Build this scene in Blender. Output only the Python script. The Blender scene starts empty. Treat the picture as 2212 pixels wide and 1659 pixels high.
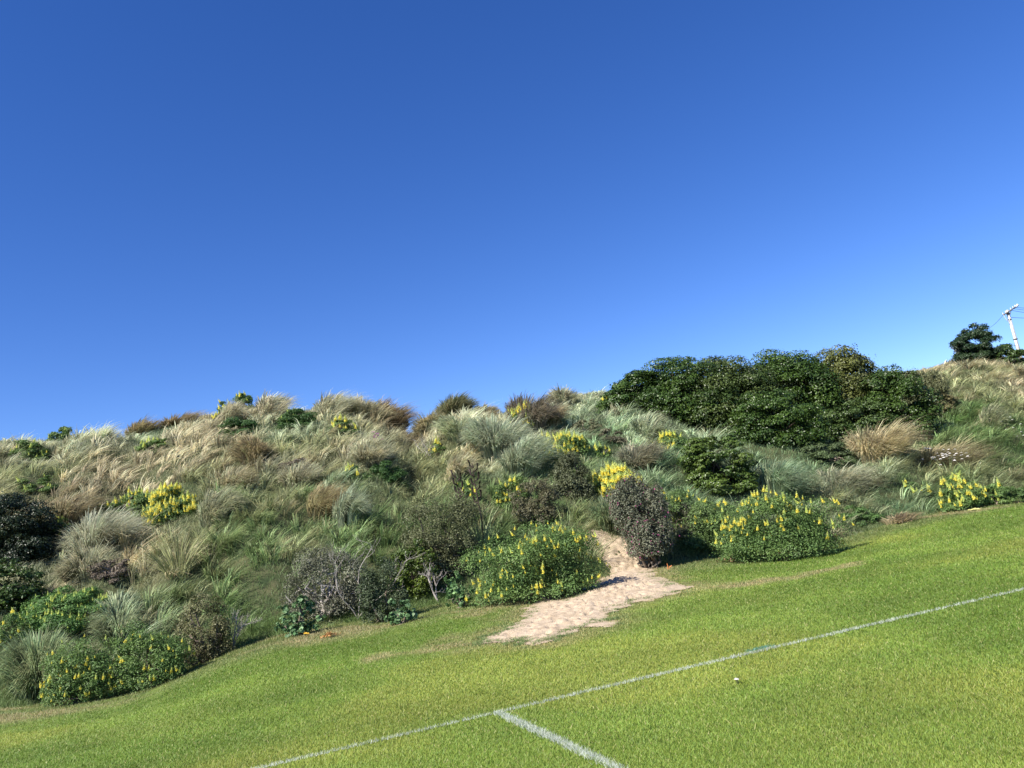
import bpy, math, numpy as np
from mathutils import Matrix, Vector
R = math.radians
rng = np.random.default_rng(7)
S = bpy.context.scene
C = S.collection

# ------------------------------------------------------------------ camera
H0, ROLL, PITCH, F, CX, CY = 1.6, R(9), R(10), 1789.0, 1106.0, 829.5
cr, sr, cp, sp = math.cos(ROLL), math.sin(ROLL), math.cos(PITCH), math.sin(PITCH)
cam = bpy.data.cameras.new('camera'); camo = bpy.data.objects.new('camera', cam); C.objects.link(camo)
upc = Vector((0, -sp, cp)); rgt = Vector((1, 0, 0)); fwd = Vector((0, cp, sp))
ix = rgt*cr - upc*sr; iy = rgt*sr + upc*cr; iz = -fwd
camo.matrix_world = Matrix(((ix.x, iy.x, iz.x, 0), (ix.y, iy.y, iz.y, 0), (ix.z, iy.z, iz.z, H0), (0, 0, 0, 1)))
cam.sensor_width = 36; cam.lens = F/2212*36; cam.clip_end = 2000
S.camera = camo

# ------------------------------------------------------------------ light
SUN_EL, SUN_AZ = R(44), R(-131)          # azimuth from +Y towards +X
sd = Vector((math.sin(SUN_AZ)*math.cos(SUN_EL), math.cos(SUN_AZ)*math.cos(SUN_EL), math.sin(SUN_EL)))
sl = bpy.data.lights.new('sun', 'SUN'); sl.energy = 5.0; sl.angle = R(.5); sl.color = (1, .95, .86)
so = bpy.data.objects.new('sun', sl); C.objects.link(so); so.rotation_euler = sd.to_track_quat('Z', 'Y').to_euler(); so.location = (-20, 0, 30)
w = bpy.data.worlds.new('World'); S.world = w; w.use_nodes = True
nt = w.node_tree; bg = nt.nodes['Background']
sky = nt.nodes.new('ShaderNodeTexSky'); sky.sky_type = 'NISHITA'; sky.sun_disc = False
sky.sun_elevation = SUN_EL; sky.sun_rotation = SUN_AZ
sky.air_density = .8; sky.dust_density = 0; sky.ozone_density = 2.0; sky.altitude = 1000
hs = nt.nodes.new('ShaderNodeHueSaturation'); hs.inputs['Saturation'].default_value = 1.30; hs.inputs['Hue'].default_value = .516; hs.inputs['Value'].default_value = 1.0
nt.links.new(sky.outputs[0], hs.inputs['Color']); nt.links.new(hs.outputs[0], bg.inputs['Color'])
bg.inputs['Strength'].default_value = 0.099
vs = S.view_settings; vs.view_transform = 'Standard'; vs.look = 'None'; vs.exposure = 1.0; vs.gamma = 1
S.cycles.max_bounces = 6; S.cycles.diffuse_bounces = 3; S.cycles.transparent_max_bounces = 4

# ------------------------------------------------------------------ helpers
def ray(x, y):
    u = (x-CX)/F; v = -(y-CY)/F
    a = u*cr+v*sr; b = -u*sr+v*cr
    return np.array([a, cp-b*sp, sp+b*cp])
def proj(P):
    X, Y, Z = P[..., 0], P[..., 1], P[..., 2]-H0
    d = Y*cp+Z*sp; b = (-Y*sp+Z*cp)/d; a = X/d
    return np.stack([CX+F*(a*cr-b*sr), CY-F*(a*sr+b*cr)], -1)
def _h(ix_, iy_, s):
    n = (ix_*374761393 + iy_*668265263 + s*974711) & 0xffffffff
    n = ((n ^ (n >> 13))*1274126177) & 0xffffffff
    return ((n ^ (n >> 16)) & 0xffff)/65535.0
def vnoise(x, y, s=0):
    x = np.asarray(x, float); y = np.asarray(y, float)
    xi = np.floor(x).astype(np.int64); yi = np.floor(y).astype(np.int64)
    fx = x-xi; fy = y-yi; fx = fx*fx*(3-2*fx); fy = fy*fy*(3-2*fy)
    return (_h(xi, yi, s)*(1-fx)+_h(xi+1, yi, s)*fx)*(1-fy)+(_h(xi, yi+1, s)*(1-fx)+_h(xi+1, yi+1, s)*fx)*fy
def fbm(x, y, s=0, o=3):
    t = 0; a = .5; n = 0
    for k in range(o):
        t = t+a*vnoise(np.asarray(x)*2**k+k*17.3, np.asarray(y)*2**k-k*9.1, s+k); n += a; a *= .5
    return t/n
def smooth(a, b, x):
    t = np.clip((x-a)/(b-a), 0, 1); return t*t*(3-2*t)

# ------------------------------------------------------------------ terrain profile
BASE = [(0,1527),(60,1522),(150,1508),(250,1492),(330,1470),(400,1442),(500,1402),(600,1372),(700,1354),(850,1328),(950,1303),(1050,1290),(1150,1280),(1250,1258),(1330,1238),(1420,1222),(1500,1208),(1600,1198),(1700,1188),(1800,1172),(1900,1137),(2000,1113),(2060,1100),(2130,1087),(2212,1074)]
CREST = [(0,962),(100,960),(200,950),(245,952),(290,946),(340,930),(400,914),(450,903),(550,887),(650,892),(720,880),(800,886),(845,918),(878,946),(905,934),(955,897),(1010,893),(1050,902),(1100,905),(1180,885),(1210,862),(1300,850),(1400,838),(1600,830),(1800,820),(1950,812),(2000,806),(2050,790),(2100,780),(2150,780),(2212,790)]
bt, by, bz = [], [], []
for x, y in BASE:
    d = ray(x, y); t_ = d[0]/d[1]; bt.append(t_); by.append(float(np.interp(t_, [-.66, -.45, -.25, 0, .2, .4, .62], [16.6, 17.6, 18.4, 19.4, 21.2, 24, 26.8]))); bz.append(H0+d[2]/d[1]*by[-1])
bt = np.array(bt); by = np.array(by); bz = np.array(bz)       # foot line: bearing, distance, height of the gently uneven field there
cd = [ray(x, y) for x, y in CREST]
ct = np.array([d[0]/d[1] for d in cd]); ce = np.array([d[2]/d[1] for d in cd])
_tg = np.linspace(bt.min(), bt.max(), 300); _yg = np.interp(_tg, bt, by); _k = np.exp(-np.linspace(-2, 2, 61)**2); _ys = np.convolve(np.pad(_yg, 30, 'edge'), _k/_k.sum(), 'valid')
LT = np.array([-.7, -.4, -.15, 0, .1, .25, .45, .6, .75]); LL = np.array([13, 14, 15, 15.5, 16, 19, 23, 25, 26.])
def lawnz(X, Y):
    Y = np.maximum(np.asarray(Y, float), .5); t = np.asarray(X, float)/Y; yb = np.interp(t, bt, by)
    return np.interp(t, bt, bz)*smooth(-9, 0, Y-yb)
def terrain(X, Y, detail=True):
    X = np.asarray(X, float); Y = np.maximum(np.asarray(Y, float), .5)
    t = X/Y
    yb = np.interp(t, bt, by); yc = np.interp(t, _tg, _ys)+np.interp(t, LT, LL); zc = H0+np.interp(t, ct, ce)*yc
    s = (Y-yb)/(yc-yb); sc = np.clip(s, 0, 1)
    g = .62*sc+.38*np.sin(sc*math.pi/2)
    zf = np.interp(t, bt, bz); z = zf+(zc-zf)*g
    over = np.maximum(Y-yc, 0)
    z = z-np.where(s > 1, .9*smooth(0, 5, over), 0)+over*.03
    if detail:
        m = smooth(0, .12, sc)*(1-.75*smooth(.85, 1.0, sc))
        n = (fbm(X*.42, Y*.42, 3, 3)-.5)*1.15+(fbm(X*1.15+Y*.3, Y*1.0, 9, 2)-.5)*.55
        z = z+n*m
    z = np.where(s < 0, lawnz(X, Y)+np.maximum(s, -1)*.9, z)
    return z
def ground(X, Y): return np.maximum(terrain(X, Y), lawnz(X, Y))
def ondune(X, Y):
    t = np.asarray(X)/np.maximum(np.asarray(Y), .5); return np.asarray(Y) - np.interp(t, bt, by)
def at(x, y):
    d = ray(x, y); k = np.arange(3, 130, .04)/d[1]
    P = d[None]*k[:, None]; P[:, 2] += H0
    g = ground(P[:, 0], P[:, 1]); i = np.argmax(P[:, 2] <= g)
    if P[i, 2] > g[i]:                     # the ray clears the crest: take where it comes closest
        i = np.argmin(np.where(k*d[1] < 70, (P[:, 2]-g), 99))
    return np.array([P[i, 0], P[i, 1], g[i]])

# ------------------------------------------------------------------ materials
def plant_mat(name, rough=.55, trans=.3, var=.0, spec=.3):
    m = bpy.data.materials.new(name); m.use_nodes = True; n = m.node_tree; N = n.nodes; N.clear()
    out = N.new('ShaderNodeOutputMaterial'); p = N.new('ShaderNodeBsdfPrincipled'); tr = N.new('ShaderNodeBsdfTranslucent'); mx = N.new('ShaderNodeMixShader')
    at_ = N.new('ShaderNodeAttribute'); at_.attribute_name = 'col'
    geo = N.new('ShaderNodeNewGeometry'); no = N.new('ShaderNodeTexNoise'); no.inputs['Scale'].default_value = 1.7
    n.links.new(geo.outputs['Position'], no.inputs['Vector'])
    h = N.new('ShaderNodeHueSaturation'); mr = N.new('ShaderNodeMapRange'); mr.inputs['To Min'].default_value = .8; mr.inputs['To Max'].default_value = 1.2
    n.links.new(no.outputs['Fac'], mr.inputs['Value']); n.links.new(mr.outputs[0], h.inputs['Value']); n.links.new(at_.outputs['Color'], h.inputs['Color'])
    n.links.new(h.outputs[0], p.inputs['Base Color']); n.links.new(h.outputs[0], tr.inputs['Color'])
    p.inputs['Roughness'].default_value = rough; p.inputs['Specular IOR Level'].default_value = spec
    mx.inputs[0].default_value = trans
    n.links.new(p.outputs[0], mx.inputs[1]); n.links.new(tr.outputs[0], mx.inputs[2]); n.links.new(mx.outputs[0], out.inputs[0])
    return m
def noise_mat(name, c1, c2, scale, rough=.9, bump=.0, bscale=20, detail=6):
    m = bpy.data.materials.new(name); m.use_nodes = True; n = m.node_tree; N = n.nodes; p = N['Principled BSDF']
    geo = N.new('ShaderNodeNewGeometry'); no = N.new('ShaderNodeTexNoise'); no.inputs['Scale'].default_value = scale; no.inputs['Detail'].default_value = detail
    n.links.new(geo.outputs['Position'], no.inputs['Vector'])
    r = N.new('ShaderNodeValToRGB'); r.color_ramp.elements[0].position = .35; r.color_ramp.elements[1].position = .65
    r.color_ramp.elements[0].color = (*c1, 1); r.color_ramp.elements[1].color = (*c2, 1)
    n.links.new(no.outputs['Fac'], r.inputs['Fac']); n.links.new(r.outputs[0], p.inputs['Base Color']); p.inputs['Roughness'].default_value = rough
    p.inputs['Specular IOR Level'].default_value = .2
    if bump:
        nb = N.new('ShaderNodeTexNoise'); nb.inputs['Scale'].default_value = bscale; nb.inputs['Detail'].default_value = 5
        n.links.new(geo.outputs['Position'], nb.inputs['Vector'])
        b = N.new('ShaderNodeBump'); b.inputs['Strength'].default_value = 1; b.inputs['Distance'].default_value = bump
        n.links.new(nb.outputs['Fac'], b.inputs['Height']); n.links.new(b.outputs[0], p.inputs['Normal'])
    return m
M_grass = plant_mat('dune grass', .5, .38)
M_lawn = plant_mat('lawn grass', .5, .35)
M_leaf = plant_mat('soft leaves', .5, .25)
M_gloss = plant_mat('glossy leaves', .42, .1, spec=.35)
M_petal = plant_mat('petals', .6, .35)
M_bark = noise_mat('bark', (.10, .075, .055), (.22, .18, .14), 12, .9, .004, 60)
M_twig = noise_mat('bleached twig', (.30, .26, .23), (.48, .44, .40), 14, .85)
M_darkbark = noise_mat('dark stem', (.03, .02, .018), (.07, .05, .04), 14, .8)
M_sand = noise_mat('sand', (.345, .265, .18), (.46, .365, .26), 7.0, .95, .016, 38)
M_soil = noise_mat('dune soil', (.03, .045, .018), (.085, .085, .04), 2.5, .95, .02, 12)
M_turf = noise_mat('turf soil', (.085, .125, .022), (.125, .165, .03), 2.2, .95, .01, 30)

# ------------------------------------------------------------------ mesh makers
def mesh(name, V, Fc, mat, col=None, smooth_=False):
    me = bpy.data.meshes.new(name)
    V = np.ascontiguousarray(V, np.float32); Fc = np.ascontiguousarray(Fc, np.int32)
    nf, k = Fc.shape
    me.vertices.add(len(V)); me.vertices.foreach_set('co', V.ravel())
    me.loops.add(nf*k); me.loops.foreach_set('vertex_index', Fc.ravel())
    me.polygons.add(nf); me.polygons.foreach_set('loop_start', np.arange(0, nf*k, k, dtype=np.int32))
    me.polygons.foreach_set('loop_total', np.full(nf, k, np.int32))
    if smooth_: me.polygons.foreach_set('use_smooth', np.ones(nf, bool))
    me.update(calc_edges=True)
    if col is not None:
        a = me.color_attributes.new('col', 'FLOAT_COLOR', 'POINT')
        a.data.foreach_set('color', np.ascontiguousarray(np.c_[np.clip(col, 0, 1), np.ones(len(col))], np.float32).ravel())
    me.materials.append(mat)
    return me
def link(name, me, parent=None, loc=(0, 0, 0)):
    o = bpy.data.objects.new(name, me); C.objects.link(o); o.location = loc
    if parent is not None: o.parent = parent
    return o
def thing(name, label, cat, loc, group=None):
    o = bpy.data.objects.new(name, None); C.objects.link(o); o.location = [float(v) for v in loc]
    o['label'] = label; o['category'] = cat
    if group: o['group'] = group
    o.empty_display_size = .1
    return o
def structure(name, me, kind='structure', label=None):
    o = link(name, me); o['kind'] = kind
    if label: o['label'] = label
    return o

def blades(root, dirxy, L, wid, col, up=.8, droop=.6, nseg=3, tipcol=None, seed=0):
    """curved grass blades: root (n,3), dirxy (n,2) lean, L length, wid width, col (n,3)"""
    n = len(root); r = np.random.default_rng(seed+n)
    d = np.c_[dirxy, np.zeros(n)]
    ang = r.uniform(0, 2*math.pi, n)
    side = np.c_[np.cos(ang), np.sin(ang), np.zeros(n)]
    side = side*.6+np.array([1, 0, 0])*.6*np.sign(side[:, :1]+1e-9); side /= np.linalg.norm(side, axis=1, keepdims=True)
    V = []; CC = []
    L = np.broadcast_to(L, n); wid = np.broadcast_to(wid, n); up = np.broadcast_to(up, n); droop = np.broadcast_to(droop, n)
    for k in range(nseg+1):
        s = k/nseg
        z = L*(up*s-droop*s*s)
        h = L*(.35*s+.65*s*s)
        c = root+d*h[:, None]; c[:, 2] += z
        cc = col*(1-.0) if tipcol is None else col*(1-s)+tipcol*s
        if k == nseg:
            V.append(c[:, None]); CC.append(cc[:, None])
        else:
            w = wid*(1-.75*s*s)*.5
            V.append(np.stack([c-side*w[:, None], c+side*w[:, None]], 1)); CC.append(np.stack([cc, cc], 1))
    V = np.concatenate(V, 1); CC = np.concatenate(CC, 1); m = V.shape[1]
    base = np.arange(n)[:, None]*m
    T = []
    for k in range(nseg-1):
        a = 2*k; T += [[a, a+1, a+3], [a, a+3, a+2]]
    a = 2*(nseg-1); T.append([a, a+1, a+2])
    T = np.array(T)
    Fc = (base[:, :, None]+T[None]).reshape(-1, 3)
    return V.reshape(-1, 3), Fc, CC.reshape(-1, 3)

def leaves(P, N, size, col, asp=.55, seed=0, flat=.5):
    """one folded diamond leaf at every P, facing roughly N"""
    n = len(P); r = np.random.default_rng(seed+n)
    Nn = N+r.normal(0, flat, (n, 3)); Nn /= np.linalg.norm(Nn, axis=1, keepdims=True)+1e-9
    a = r.normal(0, 1, (n, 3)); a = np.cross(Nn, a); a /= np.linalg.norm(a, axis=1, keepdims=True)+1e-9
    b = np.cross(Nn, a); size = np.broadcast_to(size, n)[:, None]
    V = np.stack([P-a*size*.5, P-b*size*asp*.5+Nn*size*.08, P+a*size*.5, P+b*size*asp*.5+Nn*size*.08], 1).reshape(-1, 3)
    q = np.arange(n)[:, None]*4
    Fc = np.concatenate([q+np.array([[0, 1, 2]]), q+np.array([[0, 2, 3]])])
    return V, Fc, np.repeat(col, 4, 0)

def tube(paths, rad0, rad1, k=5):
    V = []; Fc = []; o = 0
    for j, p in enumerate(paths):
        p = np.asarray(p, float); m = len(p)
        r0 = rad0[j] if np.ndim(rad0) else rad0; r1 = rad1[j] if np.ndim(rad1) else rad1
        tan = np.gradient(p, axis=0); tan /= np.linalg.norm(tan, axis=1, keepdims=True)+1e-9
        ref = np.where(np.abs(tan[:, 2:3]) > .9, np.array([[1., 0, 0]]), np.array([[0, 0, 1.]]))
        a = np.cross(tan, ref); a /= np.linalg.norm(a, axis=1, keepdims=True)+1e-9; b = np.cross(tan, a)
        th = np.arange(k)*2*math.pi/k
        rr = np.linspace(r0, r1, m)
        ring = p[:, None]+rr[:, None, None]*(a[:, None]*np.cos(th)[None, :, None]+b[:, None]*np.sin(th)[None, :, None])
        V.append(ring.reshape(-1, 3))
        for i in range(m-1):
            for q in range(k):
                Fc.append([o+i*k+q, o+i*k+(q+1) % k, o+(i+1)*k+(q+1) % k, o+(i+1)*k+q])
        o += m*k
    return np.concatenate(V), np.array(Fc)

def limb_paths(base, lobes, r, n=10, wob=.12, stubs=3):
    """limbs from a base point to lobe centres with side twigs"""
    out = []; R0 = []
    idx = r.permutation(len(lobes))[:n]
    for i in idx:
        c = lobes[i][:3]; s = np.linspace(0, 1, 6)[:, None]
        st = base+np.r_[r.normal(0, .08, 2), 0]
        p = st*(1-s)+c*s; p[:, 2] += (s[:, 0]*(1-s[:, 0]))*.25*abs(c[2]-base[2]); p[1:-1] += r.normal(0, wob*.35, (4, 3))
        out.append(p); R0.append(1)
        for _ in range(stubs):
            j = r.integers(2, 5); e = p[j]+r.normal(0, .3, 3)*np.linalg.norm(c-base)*.5; e[2] = max(e[2], p[j][2]-.05)
            out.append(np.array([p[j], (p[j]+e)/2+r.normal(0, .03, 3), e])); R0.append(.4)
    return out, np.array(R0)

# ------------------------------------------------------------------ the path outline (on the ground)
PATHPX = [(1284,1152),(1310,1157),(1335,1152),(1365,1160),(1392,1182),(1405,1196),(1398,1222),(1404,1248),(1440,1266),(1490,1268),(1455,1278),(1410,1290),(1350,1304),(1298,1326),(1296,1338),(1310,1346),(1298,1352),(1240,1356),(1222,1370),(1180,1385),(1140,1388),(1128,1380),(1098,1384),(1050,1388),(1058,1376),(1090,1368),(1125,1350),(1150,1325),(1168,1300),(1220,1298),(1270,1275),(1305,1255),(1318,1228),(1300,1200),(1290,1180)]
PATH = np.array([at(x, y)[:2] for x, y in PATHPX])
def inpoly(X, Y, poly):
    X = np.asarray(X); Y = np.asarray(Y); c = np.zeros(X.shape, bool); j = len(poly)-1
    for i in range(len(poly)):
        xi, yi = poly[i]; xj, yj = poly[j]
        cond = ((yi > Y) != (yj > Y)) & (X < (xj-xi)*(Y-yi)/(yj-yi+1e-12)+xi)
        c ^= cond; j = i
    return c
def pathdist(X, Y):
    """signed distance to the path's edge, positive inside"""
    X = np.asarray(X, float); Y = np.asarray(Y, float); d = np.full(X.shape, 1e9)
    for i in range(len(PATH)):
        a = PATH[i]; b = PATH[(i+1) % len(PATH)]; ab = b-a
        t = np.clip(((X-a[0])*ab[0]+(Y-a[1])*ab[1])/(ab@ab+1e-9), 0, 1)
        d = np.minimum(d, np.hypot(X-a[0]-t*ab[0], Y-a[1]-t*ab[1]))
    return np.where(inpoly(X, Y, PATH), d, -d)

# ------------------------------------------------------------------ ground sheets
g = np.r_[-400, -200, -100, np.arange(-60, -24, 6), np.arange(-24, 34, .5), np.arange(34, 61, 6), 100, 200, 400].astype(float)
gx, gy = np.meshgrid(g, g); n = len(g)
V = np.c_[gx.ravel(), gy.ravel(), lawnz(gx.ravel(), gy.ravel())-.012]
q = (np.arange(n-1)[:, None]*n+np.arange(n-1)[None]).ravel()
structure('ground', mesh('ground', V, np.c_[q, q+1, q+n+1, q+n], M_turf), label='level playing field turf under the lawn blades')
# dunes: a fan of rows following the foot of the slope
tt = np.linspace(-1.25, 1.35, 460); yy = np.r_[-.6, np.linspace(-.3, 34, 330), np.linspace(36, 140, 40)]
T_, D_ = np.meshgrid(tt, yy); Yb = np.interp(T_, bt, by); Y_ = Yb+D_; X_ = T_*Y_
Z_ = terrain(X_, Y_)-.02
m_ = len(tt); q = (np.arange(len(yy)-1)[:, None]*m_+np.arange(m_-1)[None]).ravel()
structure('dune', mesh('dune', np.c_[X_.ravel(), Y_.ravel(), Z_.ravel()], np.c_[q, q+1, q+m_+1, q+m_], M_soil, smooth_=True), label='steep vegetated sand dune behind the field')

# sand path: fine sheet with trampled hollows
x0, y0 = PATH.min(0)-.9; x1, y1 = PATH.max(0)+.9
st = .035
gx = np.arange(x0, x1, st); gy = np.arange(y0, y1, st); GX, GY = np.meshgrid(gx, gy)
PD = pathdist(GX, GY)+(fbm(GX*9, GY*9, 47, 2)-.5)*.12+(fbm(GX*1.6, GY*1.6, 40, 3)-.5)*.5
prints = np.zeros_like(GX); r = np.random.default_rng(3)
for _ in range(2600):
    a, b = r.uniform(x0, x1), r.uniform(y0, y1); th = r.uniform(0, math.pi); sx, sy = r.uniform(.05, .13), r.uniform(.035, .06)
    i0, i1 = np.searchsorted(gx, [a-.5, a+.5]); j0, j1 = np.searchsorted(gy, [b-.5, b+.5])
    dx = GX[j0:j1, i0:i1]-a; dy = GY[j0:j1, i0:i1]-b
    u = (dx*math.cos(th)+dy*math.sin(th))/sx; v = (-dx*math.sin(th)+dy*math.cos(th))/sy; q2 = u*u+v*v
    prints[j0:j1, i0:i1] += (-np.exp(-q2)*1.0+np.exp(-(np.sqrt(q2)-1.5)**2*4)*.35)*r.uniform(.018, .062)
Zp = ground(GX, GY)+.006+np.clip(PD, 0, .5)*.04+prints*smooth(0, .3, PD)+(fbm(GX*3, GY*3, 5, 2)-.5)*.03*smooth(0, .2, PD)
Zp = np.where(PD < 0, ground(GX, GY)+.006-np.clip(-PD*.05, 0, .012), Zp)
ny, nx = GX.shape; q = (np.arange(ny-1)[:, None]*nx+np.arange(nx-1)[None])
keep = (PD[:-1, :-1] > -.14-.3*(fbm(GX*4, GY*4, 49, 2)[:-1, :-1]-.5)); q = q[keep]
Vall = np.c_[GX.ravel(), GY.ravel(), Zp.ravel()]
Fq = np.c_[q, q+1, q+nx+1, q+nx]; us = np.unique(Fq); mp = np.zeros(len(Vall), int); mp[us] = np.arange(len(us))
structure('path', mesh('path', Vall[us], mp[Fq], M_sand, smooth_=True), label='trampled pale sand path spilling from the dune onto the lawn')

# ------------------------------------------------------------------ lawn blades
def px_ground(pts): return np.array([at(x, y)[:2] for x, y in pts])
LINE_A = px_ground([(1075,1540)])[0]; LB = px_ground([(2212,1273)])[0]
ld = (LB-LINE_A)/np.linalg.norm(LB-LINE_A); lp = np.array([ld[1], -ld[0]])     # towards the camera side
def lawn_col(X, Y, r):
    n = len(X)
    wig = fbm(X*.35, Y*.35, 21, 3); fine = fbm(X*2.2, Y*2.2, 22, 2); D = Y-np.interp(X/Y, bt, by)      # <=0 on the lawn
    base = np.array([.215, .31, .050]); yel = np.array([.29, .345, .062]); deep = np.array([.13, .22, .03]); dull = np.array([.175, .21, .075]); tan = np.array([.42, .33, .18])
    c = base[None]*np.ones((n, 1))
    c += (yel-base)*smooth(.52, .68, wig)[:, None]*.9; c += (deep-base)*smooth(.5, .34, wig)[:, None]*.7
    # the uneven strip next to the dune is coarser, duller, partly dry
    k = smooth(-4.0-(wig-.5)*3, -1.8, D)[:, None]*.85; c = c*(1-k)+dull*k
    kt = smooth(.58, .74, fbm(X*.5+3, Y*.9, 31, 3))*smooth(-3.6, -2.0, D)*.6*smooth(.0, -.6, D)
    # worn dry strip leading into the path on both sides
    worn = [((830,1415),(1060,1383),.16),((1480,1270),(1600,1262),.28),((1600,1262),(1745,1241),.2),((1750,1238),(1850,1215),.12),((1000,1378),(1060,1383),.2),((640,1385),(700,1378),.1),((1085,1300),(1160,1300),.35),((1020,1330),(1060,1310),.15),((1900,1118),(2060,1108),.22),((2100,1100),(2112,1098),.08),((700,1372),(760,1360),.12)]
    for a, b, wd in worn:
        A, B = px_ground([a, b]); ab = B-A; t = np.clip(((X-A[0])*ab[0]+(Y-A[1])*ab[1])/(ab@ab), 0, 1)
        dd = np.hypot(X-A[0]-t*ab[0], Y-A[1]-t*ab[1])+(fine-.5)*.6
        kt = np.maximum(kt, smooth(wd*3.2, wd*.3, dd)*(.15+.9*fbm(X*1.7, Y*2.6, 33, 3)))
    kt = np.maximum(kt, smooth(-1.0, -.1, pathdist(X, Y)+(fine-.5)*.7)*.6)
    c = c*(1-kt[:, None])+tan*kt[:, None]
    # faint mower bands parallel to the touch line
    s = (X-LINE_A[0])*lp[0]+(Y-LINE_A[1])*lp[1]
    c *= (1+.06*np.sign(np.sin(s*2*math.pi/3.2))*smooth(0, .3, np.abs(np.sin(s*2*math.pi/3.2)))+(fbm(X*.9, Y*.9, 27, 2)-.5)*.3)[:, None]
    c *= r.uniform(.88, 1.12, (n, 1)); c[:, 0] *= r.uniform(.85, 1.2, n)
    hay = r.random(n) < .035; c[hay] = np.array([.52, .48, .20])*r.uniform(.7, 1.1, (hay.sum(), 1))
    return c
r = np.random.default_rng(11)
def scatter_lawn(n, ymin, ymax):
    u = r.random(n); Y = ymin*(ymax/ymin)**u          # density falls with distance squared
    t = r.uniform(-.98, .98, n); X = t*Y
    return X, Y
X, Y = scatter_lawn(1950000, 3.7, 32)
D = Y-np.interp(X/Y, bt, by); pdst = pathdist(X, Y)+(fbm(X*9, Y*9, 47, 2)-.5)*.12+(fbm(X*1.6, Y*1.6, 40, 3)-.5)*.5
P_ = proj(np.c_[X, Y, lawnz(X, Y)])
ok = (D < .5) & (r.random(len(X)) < np.where(pdst < 0, smooth(.03, -.22, pdst)*.6+.4, np.maximum(.75*smooth(.42, -.05, pdst)**1.5*(fbm(X*6, Y*6, 44, 2) > .47), .008))) & (P_[:, 0] > -420) & (P_[:, 0] < 2640) & (P_[:, 1] < 2050)
X, Y, D, pdst = X[ok], Y[ok], D[ok], pdst[ok]
col = lawn_col(X, Y, r); n = len(X)
rough = smooth(-2.6, -.3, D)+.0
L = (r.uniform(.016, .036, n)*(1+1.1*rough*fbm(X*1.3, Y*1.3, 50, 2)))*np.clip(.75+Y/28, .9, 1.7)
L *= np.where(r.random(n) < .02, 1.9, 1)
th = r.uniform(0, 2*math.pi, n)
wd = .0016*np.clip(Y, 4, 30)**.75
Z = ground(X, Y)-.012
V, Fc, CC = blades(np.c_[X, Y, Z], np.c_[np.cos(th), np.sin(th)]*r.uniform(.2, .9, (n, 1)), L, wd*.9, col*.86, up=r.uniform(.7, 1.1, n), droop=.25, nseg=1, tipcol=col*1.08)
o = structure('lawn_grass', mesh('lawn_grass', V, Fc, M_lawn, CC), 'stuff', 'short bright green mown grass of the playing field'); o['category'] = 'grass'

# painted lines: blades coated white
def line_blades(A, B, width, dens, seed, tint=(.62, .66, .58)):
    r = np.random.default_rng(seed); ab = B-A; Ln = np.linalg.norm(ab); dv = ab/Ln; pv = np.array([-dv[1], dv[0]])
    n = int(Ln*width*dens); s = r.random(n)**1.0*Ln; o = r.normal(0, .33, n)*width
    keep = r.random(n) < .45+.75*fbm(s*1.1, o*0+seed, 60+seed, 3); s, o = s[keep], o[keep]; n = len(s)
    P = A+dv*s[:, None]+pv*o[:, None]; th = r.uniform(0, 6.28, n)
    c = np.array(tint)*r.uniform(.7, 1.15, (n, 1)); g_ = r.random(n) < .22; c[g_] = np.array([.2, .27, .06])
    L = r.uniform(.025, .045, n)
    dist = P[:, 1]
    return blades(np.c_[P, ground(P[:, 0], P[:, 1])-.006], np.c_[np.cos(th), np.sin(th)]*r.uniform(.2, 1, (n, 1)), L, .003*np.clip(dist/6, .8, 3), c, up=1.0, droop=.25, nseg=1)
FARL = px_ground([(560,1667)])[0]; FARL = LINE_A-ld*np.linalg.norm(FARL-LINE_A)*1.3
V, Fc, CC = line_blades(FARL, LINE_A+ld*20, .058, 12500, 1)
structure('white_line', mesh('touch_line', V, Fc, M_lawn, CC), label='faint white painted line running across the field')
NEAR = px_ground([(1320,1655)])[0]
nd = (NEAR-LINE_A)/np.linalg.norm(NEAR-LINE_A)
V, Fc, CC = line_blades(LINE_A, LINE_A+nd*5.5, .070, 26000, 2)
structure('white_line', mesh('halfway_line', V, Fc, M_lawn, CC), label='broad white painted line meeting the long line and running towards the viewer')
TA, TB = px_ground([(1612,1409), (1670,1396)])
V, Fc, CC = line_blades(TA, TB, .08, 9000, 3, (.10, .34, .30))
structure('paint_mark', mesh('teal_mark', V, Fc, M_lawn, CC), label='short teal paint stroke over the white line')

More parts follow.
